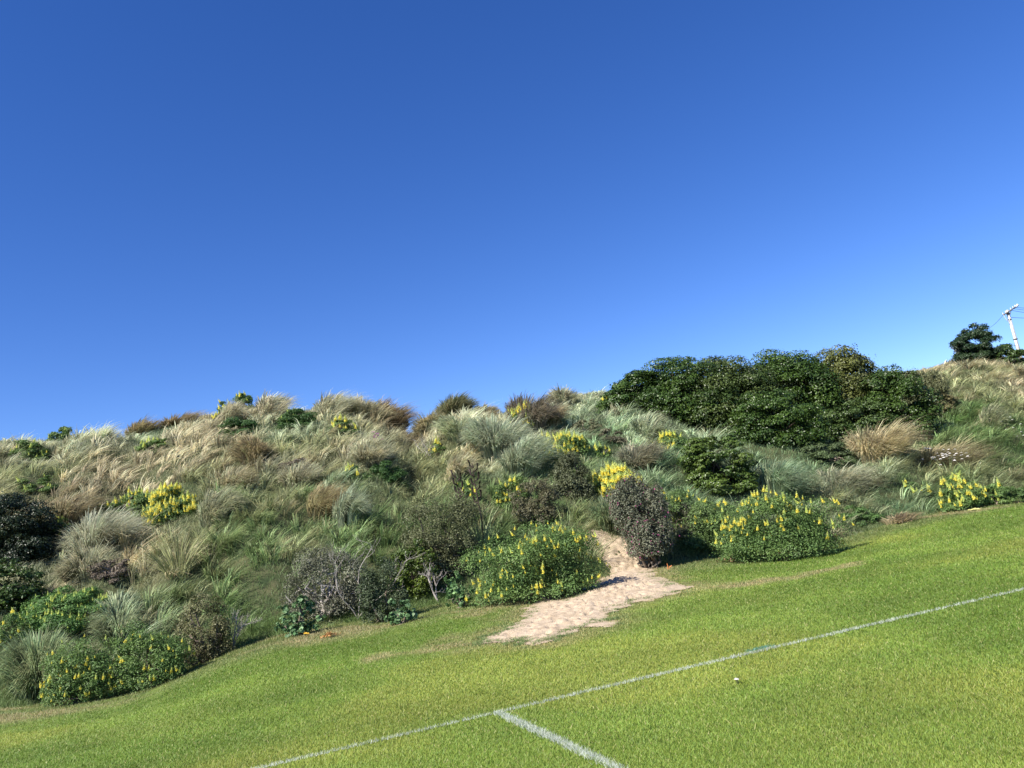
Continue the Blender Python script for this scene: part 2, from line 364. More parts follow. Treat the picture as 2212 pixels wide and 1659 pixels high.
# ------------------------------------------------------------------ dune grass zones (picked on the slope, kept as world points)
STRAW = np.array([.53, .47, .30]); PALE = np.array([.50, .51, .34]); BROWN = np.array([.30, .255, .155]); GREEN = np.array([.155, .24, .085]); SAGE = np.array([.37, .45, .28]); BLUEG = np.array([.20, .31, .155]); OLIVE = np.array([.30, .32, .16])
ZN = [(60,985,PALE),(150,970,PALE),(250,960,PALE),(330,940,SAGE),(420,910,STRAW),(150,1040,STRAW),(260,1020,STRAW),(380,1000,STRAW),(450,960,STRAW),(60,1030,OLIVE),(200,1075,STRAW),(300,1050,STRAW),(100,1100,BROWN),(430,1060,OLIVE),(180,1150,PALE),(250,1170,PALE),(150,1210,PALE),(230,1230,STRAW),(330,1160,STRAW),(420,1210,STRAW),(450,1110,OLIVE),(520,1100,GREEN),(540,1000,BROWN),(600,985,OLIVE),(560,880,STRAW),(640,880,PALE),(720,875,STRAW),(800,880,STRAW),(850,920,BROWN),(700,950,OLIVE),(780,970,PALE),(620,950,SAGE),(500,870,STRAW),(690,1000,STRAW),(640,1060,OLIVE),(560,1060,PALE),(600,1100,OLIVE),(520,1180,GREEN),(620,1150,GREEN),(700,1100,GREEN),(740,1070,SAGE),(800,1100,GREEN),(760,1180,GREEN),(850,1080,OLIVE),(680,1200,OLIVE),(560,1250,GREEN),(900,1000,OLIVE),(900,960,BROWN),(920,920,PALE),(980,900,PALE),(1000,990,STRAW),(950,1040,OLIVE),(1060,940,PALE),(1100,960,PALE),(1130,1000,SAGE),(1060,1000,PALE),(1030,1080,GREEN),(1200,1040,GREEN),(1260,900,SAGE),(1220,870,PALE),(1300,900,SAGE),(1380,920,SAGE),(1420,930,SAGE),(1350,960,BLUEG),(1300,1000,BLUEG),(1380,990,PALE),(1450,1000,BLUEG),(1470,1040,BLUEG),(1330,1110,OLIVE),(1240,1110,GREEN),(1300,1130,OLIVE),(1700,1010,BLUEG),(1760,1000,BLUEG),(1680,1050,SAGE),(1760,1060,PALE),(1850,1040,SAGE),(1840,980,SAGE),(1800,1090,OLIVE),(1900,1080,BLUEG),(1960,1010,OLIVE),(1880,1040,PALE),(2000,1060,GREEN),(2060,960,GREEN),(2100,900,GREEN),(2050,860,OLIVE),(2180,950,GREEN),(2140,850,OLIVE),(2100,810,OLIVE),(2200,880,OLIVE),(2160,1000,GREEN),(2090,1010,OLIVE),(2190,830,STRAW),(2120,785,STRAW),(1990,930,BLUEG),(400,1310,GREEN),(300,1300,OLIVE),(250,1400,SAGE),(60,1440,PALE),(30,1490,GREEN),(100,1400,SAGE),(520,1330,GREEN),(550,1370,GREEN),(600,1330,GREEN),(480,1280,OLIVE),(900,1150,GREEN),(1000,1200,GREEN),(700,1300,GREEN)]
ZP = np.array([at(x, y)[:2] for x, y, c in ZN]); ZC = np.array([c for _, _, c in ZN])
def zone_col(X, Y):
    X2 = X+(fbm(X*.8, Y*.8, 71, 2)-.5)*2.2; Y2 = Y+(fbm(X*.8, Y*.8, 73, 2)-.5)*2.2
    out = np.zeros((len(X), 3))
    for i in range(0, len(X), 60000):
        d2 = ((X2[i:i+60000, None]-ZP[None, :, 0])**2+((Y2[i:i+60000, None]-ZP[None, :, 1])*.75)**2)
        w_ = 1/(d2+.15)**2.2; out[i:i+60000] = (w_@ZC)/w_.sum(1, keepdims=True)
    return out
FOOT = []
# ------------------------------------------------------------------ named tussocks
def tussock(label, x, yb, yt, w, col, lean=(.3, 0), n=900, up=1.1, droop=.68, name='grass_tussock', cat='grass tussock', wid=.020, group=None, tip=None):
    P = at(x, yb); k = P[1]/F/cp; W = w*k; H = max((yb-yt)*k*1.02, .3); seed = int(x*7+yb); r = np.random.default_rng(seed)
    loc = P.copy(); loc[1] += W*.25; loc[2] = float(ground(loc[0], loc[1]))
    o = thing(name, label, cat, loc, group)
    FOOT.append((loc[0], loc[1], W*.22, W*.2))
    n = int(n*1.05); nl_ = max(n//14, 20); la = r.uniform(0, 6.283, nl_); lq = np.sqrt(r.random(nl_)); lv = r.uniform(.5, 1.5, nl_); lh = r.uniform(.8, 1.15, nl_); lk = r.integers(0, nl_, n)
    a = la[lk]+r.normal(0, .12, n); q = np.clip(lq[lk]+r.normal(0, .08, n), 0, 1); core = W*.33
    rx = np.cos(a)*q*core; ry = np.sin(a)*q*core
    rz = ground(rx+loc[0], ry+loc[1])-loc[2]-.05+H*.18*(1-q*q)
    f = (.15+.85*q); Lh = H*r.uniform(.88, 1.1, n)*lh[lk]/max(up-droop*.55, .45)*.92
    hs_ = W*.42/np.maximum(Lh, .1)
    Lh = Lh*(1.06-.15*q*q)*(1+.18*np.sin(a*2+seed)*q)
    dxy = np.c_[np.cos(a)*f*hs_+lean[0]*.8+.22, np.sin(a)*f*hs_+lean[1]*.8-.1]
    base = np.array(col)*np.array([1.08, 1.2, 1.35]); mx_ = r.random(nl_)[lk][:, None]; alt = base*.6+np.array([[.14, .19, .07], [.42, .34, .2], [.2, .14, .07]])[r.integers(0, 3, nl_)][lk]*.4; c = (base*(1-mx_)+alt*mx_)*lv[lk][:, None]*r.uniform(.8, 1.2, (n, 1)); c[:, 0] *= r.uniform(.9, 1.1, n)
    tp = c*1.15+np.array([.04, .03, .01]) if tip is None else np.array(tip)*r.uniform(.7, 1.2, (n, 1))
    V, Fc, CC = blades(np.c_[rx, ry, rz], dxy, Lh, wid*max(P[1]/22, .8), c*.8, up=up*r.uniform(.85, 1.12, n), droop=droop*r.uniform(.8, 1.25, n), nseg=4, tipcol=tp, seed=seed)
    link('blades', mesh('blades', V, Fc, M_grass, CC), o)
    return o
TS = [
 ('rounded brown grass tussock standing alone on the left skyline', 292, 926, 884, 78, (.27,.20,.10), (.35,0), 1100),
 ('brown windswept tussock on the skyline right of the rounded one', 375, 908, 876, 95, (.27,.20,.11), (.4,0), 1100),
 ('pale straw tussock beside the skyline lupin', 490, 915, 868, 60, (.50,.43,.27), (.15,0), 800),
 ('straw tussock directly right of the flowering skyline lupin', 580, 905, 856, 75, (.48,.42,.27), (.2,0), 900),
 ('cream tussock forming the highest pale point of the left dune', 712, 905, 853, 90, (.52,.47,.30), (.3,0), 1100),
 ('broad straw tussock at the right shoulder of the left dune', 790, 912, 862, 85, (.42,.35,.20), (.1,0), 1100),
 ('dark brown drooping tussock on the right end of the left dune crest', 838, 928, 872, 70, (.24,.16,.08), (.45,0), 1100),
 ('brown tussock on the left edge of the skyline notch', 765, 880, 860, 60, (.26,.20,.11), (.3,0), 600),
 ('sandy brown tussock just right of the skyline notch', 925, 935, 888, 65, (.33,.27,.14), (-.25,0), 900),
 ('dark olive spiky tussock crowning the middle knoll', 980, 898, 852, 95, (.15,.15,.07), (.05,0), 1200),
 ('brown tussock right of the dark knoll tussock', 1050, 905, 878, 60, (.27,.21,.11), (.2,0), 700),
 ('big upright dark grass clump with stiff leaves on the skyline', 1143, 930, 846, 100, (.15,.12,.09), (0,0), 1500),
 ('pale green domed tussock below the middle knoll', 1000, 950, 905, 120, (.36,.37,.20), (-.1,-.1), 1500),
 ('silvery dome of grass left of the lupin below the skyline', 1075, 995, 918, 130, (.36,.38,.24), (-.15,-.1), 2000),
 ('sage grass dome sweeping down to the right', 1130, 1025, 960, 110, (.33,.36,.22), (.1,-.2), 1600),
 ('small straw tussock beneath the silvery dome', 985, 1040, 985, 60, (.45,.38,.22), (.1,-.1), 700),
 ('brown and cream tussock right of the dark upright clump', 1192, 925, 880, 55, (.37,.29,.16), (.15,0), 800),
 ('arching straw tussock at the left end of the second crest', 1218, 878, 836, 75, (.38,.34,.20), (-.3,0), 1000),
 ('grey brown matted tussock left of the round evergreen', 1385, 1015, 970, 100, (.24,.22,.14), (.2,-.1), 1300),
 ('big golden tussock below the dark evergreen thicket', 1912, 1000, 922, 130, (.47,.37,.20), (.05,0), 2400),
 ('golden brown flopped tussock above the white daisies', 2045, 1012, 972, 150, (.34,.27,.14), (.6,0), 1700),
 ('straw tussock under the windswept tree', 2095, 800, 772, 70, (.46,.38,.21), (-.2,0), 700),
 ('dry yellow tussock at the right picture edge', 2205, 822, 785, 55, (.45,.37,.20), (-.2,0), 600),
 ('green grass fountain between the path and the pink flowered shrub', 1325, 1152, 1085, 90, (.15,.20,.09), (-.15,-.1), 1500),
 ('wide sage tussock left of the tall flax', 195, 1215, 1130, 170, (.40,.38,.25), (.2,-.1), 2400),
 ('straw tussock draped over the left bank beside the black shrub', 175, 1262, 1190, 120, (.36,.33,.20), (-.1,-.1), 1600),
 ('brown tussock above the dense yellow lupin', 540, 1005, 955, 80, (.27,.20,.10), (-.4,0), 1000),
 ('brown tussock with cream crown in the middle of the slope', 690, 1125, 1065, 85, (.30,.23,.11), (.45,0), 1200),
 ('dark hearted tussock left of centre on the slope', 500, 1065, 1018, 75, (.33,.28,.16), (.3,0), 1000),
 ('cream tussock below the purple twigs', 640, 1060, 1012, 95, (.40,.36,.22), (.1,-.1), 1100),
 ('pale sage upright tussock above the large twiggy shrubs', 745, 1135, 1055, 75, (.34,.37,.22), (.1,0), 1000),
 ('straw tussock beside the magenta flower', 790, 1010, 955, 85, (.42,.37,.22), (0,-.1), 1100),
 ('reddish straw tuft at the lawn edge on the right', 1950, 1130, 1104, 70, (.42,.30,.17), (.1,0), 600),
 ('pale grass clump spilling onto the lawn in the lower left', 60, 1510, 1400, 130, (.25,.30,.14), (-.2,-.1), 2400),
 ('pale green grass fountain above the lower left lupins', 240, 1390, 1330, 110, (.30,.34,.18), (-.25,0), 1500),
 ('arching brown tussock left of the dense yellow lupin', 130, 1130, 1080, 110, (.28,.22,.12), (.3,0), 1200),
 ('straw tussock right of the dense yellow lupin', 455, 1140, 1075, 85, (.34,.33,.19), (.3,-.1), 1200),
 ('pale tussock left of the round evergreen and right of the lupin', 1400, 950, 905, 80, (.33,.34,.20), (.1,0), 900),
 ('low sage tussock right of the round evergreen', 1700, 1075, 1010, 110, (.22,.29,.16), (.2,0), 1500),
 ('straw streaked tussock above the right hand lupin', 1830, 1065, 1015, 110, (.38,.36,.22), (.3,0), 1300),
 ('pale upright grass plume on the green right slope', 2150, 935, 880, 50, (.34,.34,.18), (.1,0), 600),
]
for L_ in TS: tussock(*L_)

# ------------------------------------------------------------------ shrubs
SPA = {}
def spike_mesh(seed, green=0.0):
    """lupin raceme, 1 unit tall: stem, whorls of small petals, pale tip"""
    r = np.random.default_rng(seed); P = []; N = []; Sz = []; Cc = []
    for i in range(9):
        z = .18+i*.085; rad = .15*(1-i/10.5)+.02; k = 6 if i < 6 else 4
        for j in range(k):
            a = j*6.283/k+i*.5+r.normal(0, .15)
            P.append([math.cos(a)*rad, math.sin(a)*rad, z+r.normal(0, .012)]); N.append([math.cos(a), math.sin(a), .5]); Sz.append(.17*(1-i*.06))
            y = np.array([.84, .71, .09]) if i < 5 else np.array([.66, .70, .20])
            if r.random() < green: y = np.array([.55, .66, .16])
            Cc.append(y*r.uniform(.8, 1.1))
    V, Fc, CC = leaves(np.array(P), np.array(N), np.array(Sz), np.array(Cc), .8, seed, .3)
    sv, sf = tube([[(0, 0, -.3), (0, 0, .4), (0, 0, 1.0)]], .02, .012, 3)
    sf3 = np.concatenate([sf[:, [0, 1, 2]], sf[:, [0, 2, 3]]])
    SPA[seed] = (np.concatenate([V, sv]), np.concatenate([Fc, sf3+len(V)]), np.concatenate([CC, np.tile([.25, .38, .08], (len(sv), 1))]))
    return mesh('flower_spike', np.concatenate([V, sv]), np.concatenate([Fc, sf3+len(V)]), M_petal, np.concatenate([CC, np.tile([.25, .38, .08], (len(sv), 1))]))
SP = [spike_mesh(i) for i in range(4)]; SPG = [spike_mesh(10+i, .75) for i in range(3)]

def shrub(name, label, cat, x, yb, yt, w, kind='lupin', col=(.06,.11,.03), col2=None, spikes=0, spk=.17, depth=.75, nl=26, dens=1.0, leaf=.05, mat=None, branch=True, lean=0, group=None, stem=None, region=None, seed=None, bark=None, lobe=.30, green=0, flowers=None, wood=6, base_off=.35, parts=('foliage', 'branches'), bottom=-.9, rmin=.5, flat=1.1, taper=0, sprig=.12, asp=.5, open_=0.0):
    mat = mat or M_leaf; bark = bark or M_bark
    seed = seed or int(x*13+yb*7) % 99991; r = np.random.default_rng(seed)
    P = at(x, yb); W = w*P[1]/F; dep = W*depth
    loc = P.copy(); loc[1] += dep*base_off; loc[0] *= loc[1]/P[1]; loc[2] = float(ground(loc[0], loc[1]))
    d = ray(x-(yb-yt)*sr*.9, yt); ztop = H0+d[2]/d[1]*loc[1]; H = max(ztop-loc[2], .35); W *= loc[1]/P[1]
    o = thing(name, label, cat, loc, group)
    # lobes: bumps over a squat dome
    nl_ = int(nl*1.6); u = r.uniform(0, 6.283, nl_); ph = np.arcsin(np.clip(r.uniform(bottom, 1, nl_), -1, 1))
    rr = r.uniform(rmin, .82, nl_); ns_ = max(nl_//4, 5); ph[:ns_] = -1.0; rr[:ns_] = .82; u[:ns_] = np.arange(ns_)*6.283/ns_+.3; br = lobe*r.uniform(.65, 1.25, nl_)
    k0 = stem or 0.0
    cph = np.where(ph < 0, 1-.25*ph*ph, np.cos(ph))
    lc = np.c_[np.cos(u)*cph*rr*W/2, np.sin(u)*cph*rr*dep/2, H*(.36+k0*.36+np.sin(ph)*rr*np.where(ph > 0, .64-k0*.36, .40))]
    if not stem:
        dzz = ground(lc[:, 0]+loc[0], lc[:, 1]+loc[1])-loc[2]; lc[:, 2] += np.minimum(dzz, 0)*.9+np.maximum(dzz, 0)*.25
    lc[:, 0] *= 1-taper*(1-np.clip(lc[:, 2]/H, 0, 1)); lc[:, 0] += lean*lc[:, 2]
    sc = np.array([W/2, dep/2, H*.55]); lr = br[:, None]*np.minimum(sc, [sc[2]*2.2]*3)[None]
    lr[:, 2] = np.minimum(lr[:, 2]*flat, H*.4)
    top_ = (lc[:, 2]+lr[:, 2]).max()
    kz = H/top_; lc[:, 2] = np.where(lc[:, 2] > 0, lc[:, 2]*kz, lc[:, 2])
    kx = (W/2)/max((lc[:, 0]-lean*lc[:, 2]+lr[:, 0]).max(), -(lc[:, 0]-lean*lc[:, 2]-lr[:, 0]).min()); lc[:, 0] *= min(kx, 1.5)
    if not stem: FOOT.append((loc[0], loc[1], W*.42, dep*.42))
    area = 2*math.pi*(W/2*dep/2+W/2*H+dep/2*H)/1.5
    n = int(min(max(area/(leaf*leaf*asp)*2.4*dens, 400), 120000))
    wgt = lr[:, 0]*lr[:, 1]; li = r.choice(nl_, n, p=wgt/wgt.sum())
    dv = r.normal(0, 1, (n, 3)); dv /= np.linalg.norm(dv, axis=1, keepdims=True); dv[:, 2] = np.where(dv[:, 2] < -.3, -dv[:, 2], dv[:, 2])
    rad = np.where(r.random(n) < .72, r.uniform(.86, 1.06, n), r.uniform(.3, .9, n)); rad *= 1+.14*r.normal(0, 1, n)*(r.random(n) < .12)
    # sprigs: leaves gather into bunches
    nb_ = max(n//14, 30); bi = r.integers(0, nb_, n); bl = li[:nb_] if nb_ <= n else li; bd = dv[:nb_]
    li = bl[bi]; dd = bd[bi]+r.normal(0, .16+open_, (n, 3)); dd /= np.linalg.norm(dd, axis=1, keepdims=True)
    bs_ = np.where(r.random(nb_) < sprig, r.uniform(1.1, 1.5, nb_), 1.0); rad = rad*np.where(rad > .8, bs_[bi], 1)
    Q = lc[li]+dd*lr[li]*rad[:, None]
    gz = ground(Q[:, 0]+loc[0], Q[:, 1]+loc[1])-loc[2]
    lo = gz+.03+(k0*H*.45)
    ok = Q[:, 2] > lo
    Q, dd, li, bi = Q[ok], dd[ok], li[ok], bi[ok]; n = len(Q)
    c1 = np.array(col); c2 = np.array(col2 if col2 is not None else c1*1.5)
    mixl = r.random(nl_)[li]*.6+r.random(nb_)[bi]*.4
    cc = c1*(1-mixl[:, None])+c2*mixl[:, None]; cc = cc*r.uniform(.75, 1.3, (n, 1))
    if cat == 'shrub': cc = cc*np.array([.95, 1.04, .88])
    if flowers is not None:
        fc, ff = flowers; pk = r.random(n) < ff; cc[pk] = np.array(fc)*r.uniform(.7, 1.2, (pk.sum(), 1))
    sz = leaf*r.uniform(.7, 1.3, n)*np.clip(P[1]/20, .8, 1.7)**.6
    V, Fc, CC = leaves(Q, dd+np.array([0, 0, .5]), sz, cc, asp, seed, .55)
    link(parts[0], mesh(parts[0], V, Fc, mat, CC), o)
    if branch:
        bp = np.array([0, 0, -.05]); pa, rs = limb_paths(bp, lc, r, wood, .12*W, 3)
        th = .018*(1+W*.25)
        tv, tf = tube(pa, rs*th*1.6, rs*th*.35, 5)
        link(parts[1], mesh(parts[1], tv, tf, bark, smooth_=True), o)
    if spikes:
        # spikes stand on the sunny outside of the crown, thickest within the given part of it
        m = 0; tries = 0; XV, XF, XC, xo = [], [], [], 0
        while m < spikes and tries < spikes*60:
            tries += 1; i = r.integers(nl_); v = r.normal(0, 1, 3); v /= np.linalg.norm(v); v[2] = abs(v[2])*.9; v[1] = -abs(v[1])*.8
            p = lc[i]+v*lr[i]*1.14
            fx = p[0]/(W/2); fz = p[2]/H
            if region and not (region[0] <= fx <= region[1] and region[2] <= fz <= region[3]) and r.random() > region[4]: continue
            # skip those buried in other lobes
            inside = (((p-lc)/lr)**2).sum(1); inside[i] = 9
            if inside.min() < .62: continue
            if p[2]+loc[2] < ground(p[0]+loc[0], p[1]+loc[1])+.08: continue
            key = (10 if r.random() < (max(green, .3) if green >= 0 else .1) else 0)+int(r.integers(3)); s_ = spk*r.uniform(.5, 1.25); m += 1
            rx_, ry_, rz_ = r.normal(0, .22), r.normal(0, .22), r.uniform(0, 6.28)
            if m <= 100:
                f = link('flower_spike', (SPG[key-10] if key > 9 else SP[key]), o, [float(q_) for q_ in p]); f.scale = (s_*.95, s_*.95, s_*1.05); f.rotation_euler = (rx_, ry_, rz_)
            else:
                MV, MF, MC = SPA[key]; c_, n_ = math.cos(rz_), math.sin(rz_); VV = MV*np.array([.95, .95, 1.05])*s_
                XV.append(np.c_[VV[:, 0]*c_-VV[:, 1]*n_+VV[:, 2]*ry_, VV[:, 0]*n_+VV[:, 1]*c_-VV[:, 2]*rx_, VV[:, 2]]+p); XF.append(MF+xo); XC.append(MC); xo += len(VV)
        if XV:
            f = link('flower_spike', mesh('flower_mass', np.concatenate(XV), np.concatenate(XF), M_petal, np.concatenate(XC)), o); f['kind'] = 'stuff'; f['label'] = 'the remaining small yellow flower spikes of the bush'
    return o
LUP = dict(wood=4, rmin=.38, sprig=.2, open_=.05, col=(.07,.135,.038), col2=(.165,.25,.07), leaf=.048, asp=.42)
G_ = 'yellow lupin bushes on the dune'
def lupin(label, x, yb, yt, w, spikes, **k):
    a = dict(LUP); a.update(k); return shrub('lupin_bush', label, 'lupin bush', x, yb, yt, w, spikes=spikes, group=G_, **a)
lupin('large spreading lupin with sparse yellow spikes left of the sand path', 1165, 1302, 1128, 310, 190, nl=44, depth=.6, spk=.14, base_off=.25)
lupin('broad dark lupin with yellow spikes on its top right of the sand path', 1690, 1212, 1062, 300, 170, nl=42, depth=.5, spk=.165, region=(-1,1,.3,1.2,.3), base_off=.25)
lupin('light green lupin half hidden behind the purple flowered shrub', 1530, 1198, 1048, 190, 70, nl=20, depth=.8, spk=.165, region=(-1,1,.3,1.2,.1), base_off=.25, col=(.08,.14,.04), col2=(.15,.22,.07))
lupin('lupin smothered in bright yellow flowers beside the purple flowered shrub', 1338, 1092, 1012, 112, 330, nl=24, spk=.26, depth=.8, seed=5, green=-1)
lupin('flat lupin with rows of yellow spikes below the middle skyline', 1218, 1002, 935, 120, 150, nl=26, spk=.22, region=(-1,1,-.3,1.2,.3))
lupin('upright lupin in front of the dark skyline clump', 1130, 940, 880, 66, 110, nl=18, spk=.24)
lupin('lupin with a slanting row of yellow spikes left of the evergreen thicket', 1456, 985, 932, 82, 90, nl=18, spk=.22, region=(-1.1,.3,.0,1.2,.3))
lupin('right hand lupin beside the lawn with big yellow heads', 2080, 1103, 1028, 105, 80, nl=24, spk=.24)
lupin('pale budded lupin at the right end of the lawn edge', 2145, 1092, 1045, 70, 14, nl=14, spk=.24, green=.9)
lupin('small lupin sprig left of the right hand lupin', 1985, 1075, 1040, 60, 12, nl=8, spk=.24, green=.3, dens=.5)
lupin('lupin with slanted yellow spikes left of the brown twiggy shrub', 1108, 1102, 1030, 85, 34, nl=16, spk=.21, green=.25, col=(.08,.13,.04))
lupin('lowest left lupin with a cluster of yellow spikes near the lawn', 172, 1520, 1378, 165, 80, nl=30, spk=.12, region=(-1,1,.0,.55,.35), depth=.7, base_off=.25)
lupin('lower left lupin whose tall spikes stand beside the brown leaved shrub', 322, 1488, 1340, 195, 70, nl=34, spk=.12, depth=.6, base_off=.25, region=(-1,1,0,.5,.6))
lupin('bright green lupin covered in pale unopened spikes on the left', 140, 1385, 1268, 215, 120, nl=46, dens=1.4, spk=.12, green=1, col=(.07,.15,.035), col2=(.13,.24,.06), depth=.7)
lupin('wide lupin with dense yellow right side on the left slope', 378, 1126, 1050, 130, 260, nl=28, spk=.2, depth=.9, green=-1)
lupin('green half of the wide left lupin with few spikes', 280, 1124, 1062, 125, 34, nl=16, spk=.2, green=.6)
lupin('small flowering lupin on the left skyline', 530, 882, 850, 55, 14, nl=10, spk=.26, green=.3)
lupin('lupin with yellow spikes left of the pale skyline tussock', 485, 912, 868, 50, 26, nl=10, spk=.26, region=(-1,1,0,.6,.3))
lupin('dark green flowerless bush below the skyline lupin', 518, 952, 903, 122, 0, nl=22, col=(.04,.09,.022), col2=(.08,.15,.04))
lupin('dark green bush right of the flowerless bush under the crest', 642, 928, 883, 95, 6, nl=18, green=1, col=(.04,.09,.022), col2=(.08,.15,.04))
lupin('small lupin with pale yellow spikes under the left crest', 745, 940, 905, 62, 22, nl=12, spk=.23, green=.4)
lupin('dark green bush in a hollow at mid slope', 845, 1052, 995, 85, 0, nl=18, col=(.035,.085,.022), col2=(.075,.15,.04))
lupin('green bush with yellow sprigs left of the hollow bush', 775, 1040, 1003, 70, 12, nl=12, spk=.22, region=(-1,0,0,1,.1), col=(.05,.10,.03))
lupin('round dark lupin near the left picture edge', 70, 1002, 950, 82, 14, nl=16, green=.8, spk=.2, col=(.05,.10,.022))
lupin('low green bush below the round dark lupin', 84, 1072, 1030, 92, 6, nl=16, green=.9, spk=.2, col=(.06,.11,.03))
lupin('green bush breaking the left skyline', 128, 955, 922, 60, 4, nl=10, green=1, col=(.05,.10,.03))
lupin('low lupin with pale spikes on the straw slope', 335, 985, 950, 85, 14, nl=14, green=.9, spk=.2, col=(.07,.13,.035), dens=.8)
lupin('small dark lupin on the second crest', 1315, 898, 858, 66, 14, nl=12, spk=.2, green=.5, region=(-1,1,.7,1.3,0), col=(.035,.08,.022))
lupin('tiny lupin tuft right of the flat lupin', 1305, 990, 962, 40, 12, nl=7, spk=.22, green=.3, dens=.6)
lupin('tiny lupin tuft among dry stalks left of the silvery dome', 945, 992, 955, 50, 14, nl=8, spk=.22, green=.3, dens=.5)
lupin('lupin tuft behind the tall seed stalks', 1010, 1088, 1040, 60, 10, nl=8, spk=.22, green=.3, dens=.4)
lupin('low green lupin mound beside the lawn right of the broad dark lupin', 1858, 1140, 1090, 95, 0, nl=16, col=(.06,.12,.03), col2=(.10,.18,.05))
lupin('dark green mound at the right edge beside the lawn', 2195, 1088, 1048, 70, 0, nl=12, col=(.05,.10,.03))
lupin('shaded lupin at the left picture edge with yellow buds', 18, 1420, 1325, 80, 14, nl=14, spk=.15, green=.4)
lupin('bright green lupin mound beside the black shrub', 130, 1165, 1120, 70, 8, nl=12, green=1, spk=.18, col=(.07,.14,.035))

# evergreens
EV = dict(rmin=.62, sprig=.03, lobe=.32, flat=.8, mat=M_gloss, col=(.022,.050,.010), col2=(.068,.115,.018), leaf=.062, asp=.6, parts=('crown', 'trunk'), bark=M_darkbark, wood=8)
G2 = 'evergreen shrubs of the thicket on the crest'
def ever(label, x, yb, yt, w, group=G2, name='evergreen_shrub', cat='evergreen shrub', **k):
    a = dict(EV); a.update(k); return shrub(name, label, cat, x, yb, yt, w, group=group, **a)
ever('low left arm of the evergreen thicket reaching the grassy crest', 1395, 890, 800, 185, nl=36, depth=.7)
ever('evergreen shrub rising behind the left arm of the thicket', 1495, 932, 765, 245, nl=81, depth=.8, lobe=.29)
ever('brown tinged evergreen in the middle of the thicket', 1608, 952, 758, 275, nl=91, depth=.8, lobe=.29, col2=(.075,.10,.024))
ever('tall dark evergreen right of the thicket middle', 1718, 942, 750, 260, nl=85, depth=.8, lobe=.29)
ever('olive tinted evergreen dome at the top right of the thicket', 1842, 925, 743, 225, nl=78, depth=.8, lobe=.29, col=(.045,.062,.016), col2=(.13,.14,.035))
ever('low evergreen filling the lower middle of the thicket', 1690, 965, 840, 230, nl=74, depth=.7, lobe=.29)
ever('lowest front evergreen on the right of the thicket', 1855, 962, 850, 235, nl=78, depth=.7, lobe=.29, col2=(.075,.11,.03))
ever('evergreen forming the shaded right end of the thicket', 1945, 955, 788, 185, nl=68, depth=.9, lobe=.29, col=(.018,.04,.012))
ever('solitary round evergreen shrub in the grass above the broad dark lupin', 1565, 1082, 938, 170, nl=56, depth=.9, lobe=.25, dens=1.5, rmin=.55, col=(.03,.065,.013), col2=(.105,.15,.026), group=None, leaf=.06)
ever('dark windswept tree on the right skyline', 2118, 785, 700, 116, nl=64, depth=.9, lobe=.2, rmin=.45, sprig=.35, dens=1.6, group=None, name='windswept_tree', cat='tree', open_=.06, col=(.015,.035,.014), col2=(.035,.06,.022))
ever('rounded evergreen bush at the foot of the utility pole', 2185, 800, 742, 88, nl=26, depth=.8, dens=1.5, group=None, col=(.03,.055,.015))
# a near, shaded pair at the left picture edge
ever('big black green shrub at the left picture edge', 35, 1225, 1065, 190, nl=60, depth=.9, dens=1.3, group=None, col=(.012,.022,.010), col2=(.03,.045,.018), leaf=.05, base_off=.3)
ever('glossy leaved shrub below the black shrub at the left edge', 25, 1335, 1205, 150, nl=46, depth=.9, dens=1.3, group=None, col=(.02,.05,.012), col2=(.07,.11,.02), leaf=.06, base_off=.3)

# greyish small-leaved shrubs
GR = dict(col=(.075,.075,.045), col2=(.17,.16,.10), leaf=.042, asp=.6, bark=M_bark, wood=8)
def grey(label, x, yb, yt, w, **k):
    a = dict(GR); a.update(k); nm = a.pop('name', 'twiggy_shrub'); ct = a.pop('cat', 'shrub'); return shrub(nm, label, ct, x, yb, yt, w, **a)
grey('leaning purple grey shrub with magenta flowers and bare stems by the path', 1414, 1226, 1020, 148, nl=70, depth=.9, stem=.26, taper=.7, lean=-.06, dens=1.5, col=(.085,.09,.06), col2=(.22,.205,.165), flowers=((.42,.06,.22), .03), base_off=.0, bottom=-.7, lobe=.26, wood=14)
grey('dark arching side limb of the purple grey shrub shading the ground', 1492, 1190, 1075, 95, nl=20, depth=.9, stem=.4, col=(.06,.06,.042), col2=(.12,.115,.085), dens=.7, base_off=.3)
grey('brown twiggy shrub above the large spreading lupin', 1162, 1140, 1035, 118, nl=30, col=(.095,.08,.05), col2=(.20,.175,.115))
grey('dusky olive shrub below the flat lupin', 1243, 1085, 972, 100, nl=30, col=(.075,.08,.045), col2=(.16,.16,.10), depth=.7)
grey('large olive grey shrub beside the tall seed stalks', 965, 1262, 1062, 190, nl=44, depth=.7, dens=.8, col=(.085,.085,.045), col2=(.18,.18,.10), open_=.05, wood=16)
grey('grey shrub full of bare bleached twigs', 712, 1350, 1178, 205, nl=36, depth=.6, dens=.6, col=(.095,.09,.065), col2=(.20,.19,.15), open_=.10, wood=26, bark=M_twig)
grey('dark leafy shrub right of the bleached twigs', 835, 1345, 1205, 110, nl=24, depth=.7, col=(.04,.055,.03), col2=(.10,.12,.07), open_=.04)
ever('yellow green glossy shrub behind the dark leafy shrub', 905, 1300, 1165, 120, group=None, nl=22, leaf=.05, col=(.03,.06,.01), col2=(.11,.15,.02), depth=.6)
grey('olive brown leaved shrub behind the lower left lupins', 445, 1432, 1280, 140, nl=30, depth=.6, dens=.65, col=(.10,.09,.045), col2=(.20,.18,.10), open_=.08, wood=18)
grey('purple brown patch of dead twigs below the flax', 240, 1272, 1222, 110, nl=14, dens=.6, col=(.12,.085,.075), col2=(.2,.15,.13), open_=.15, wood=16)
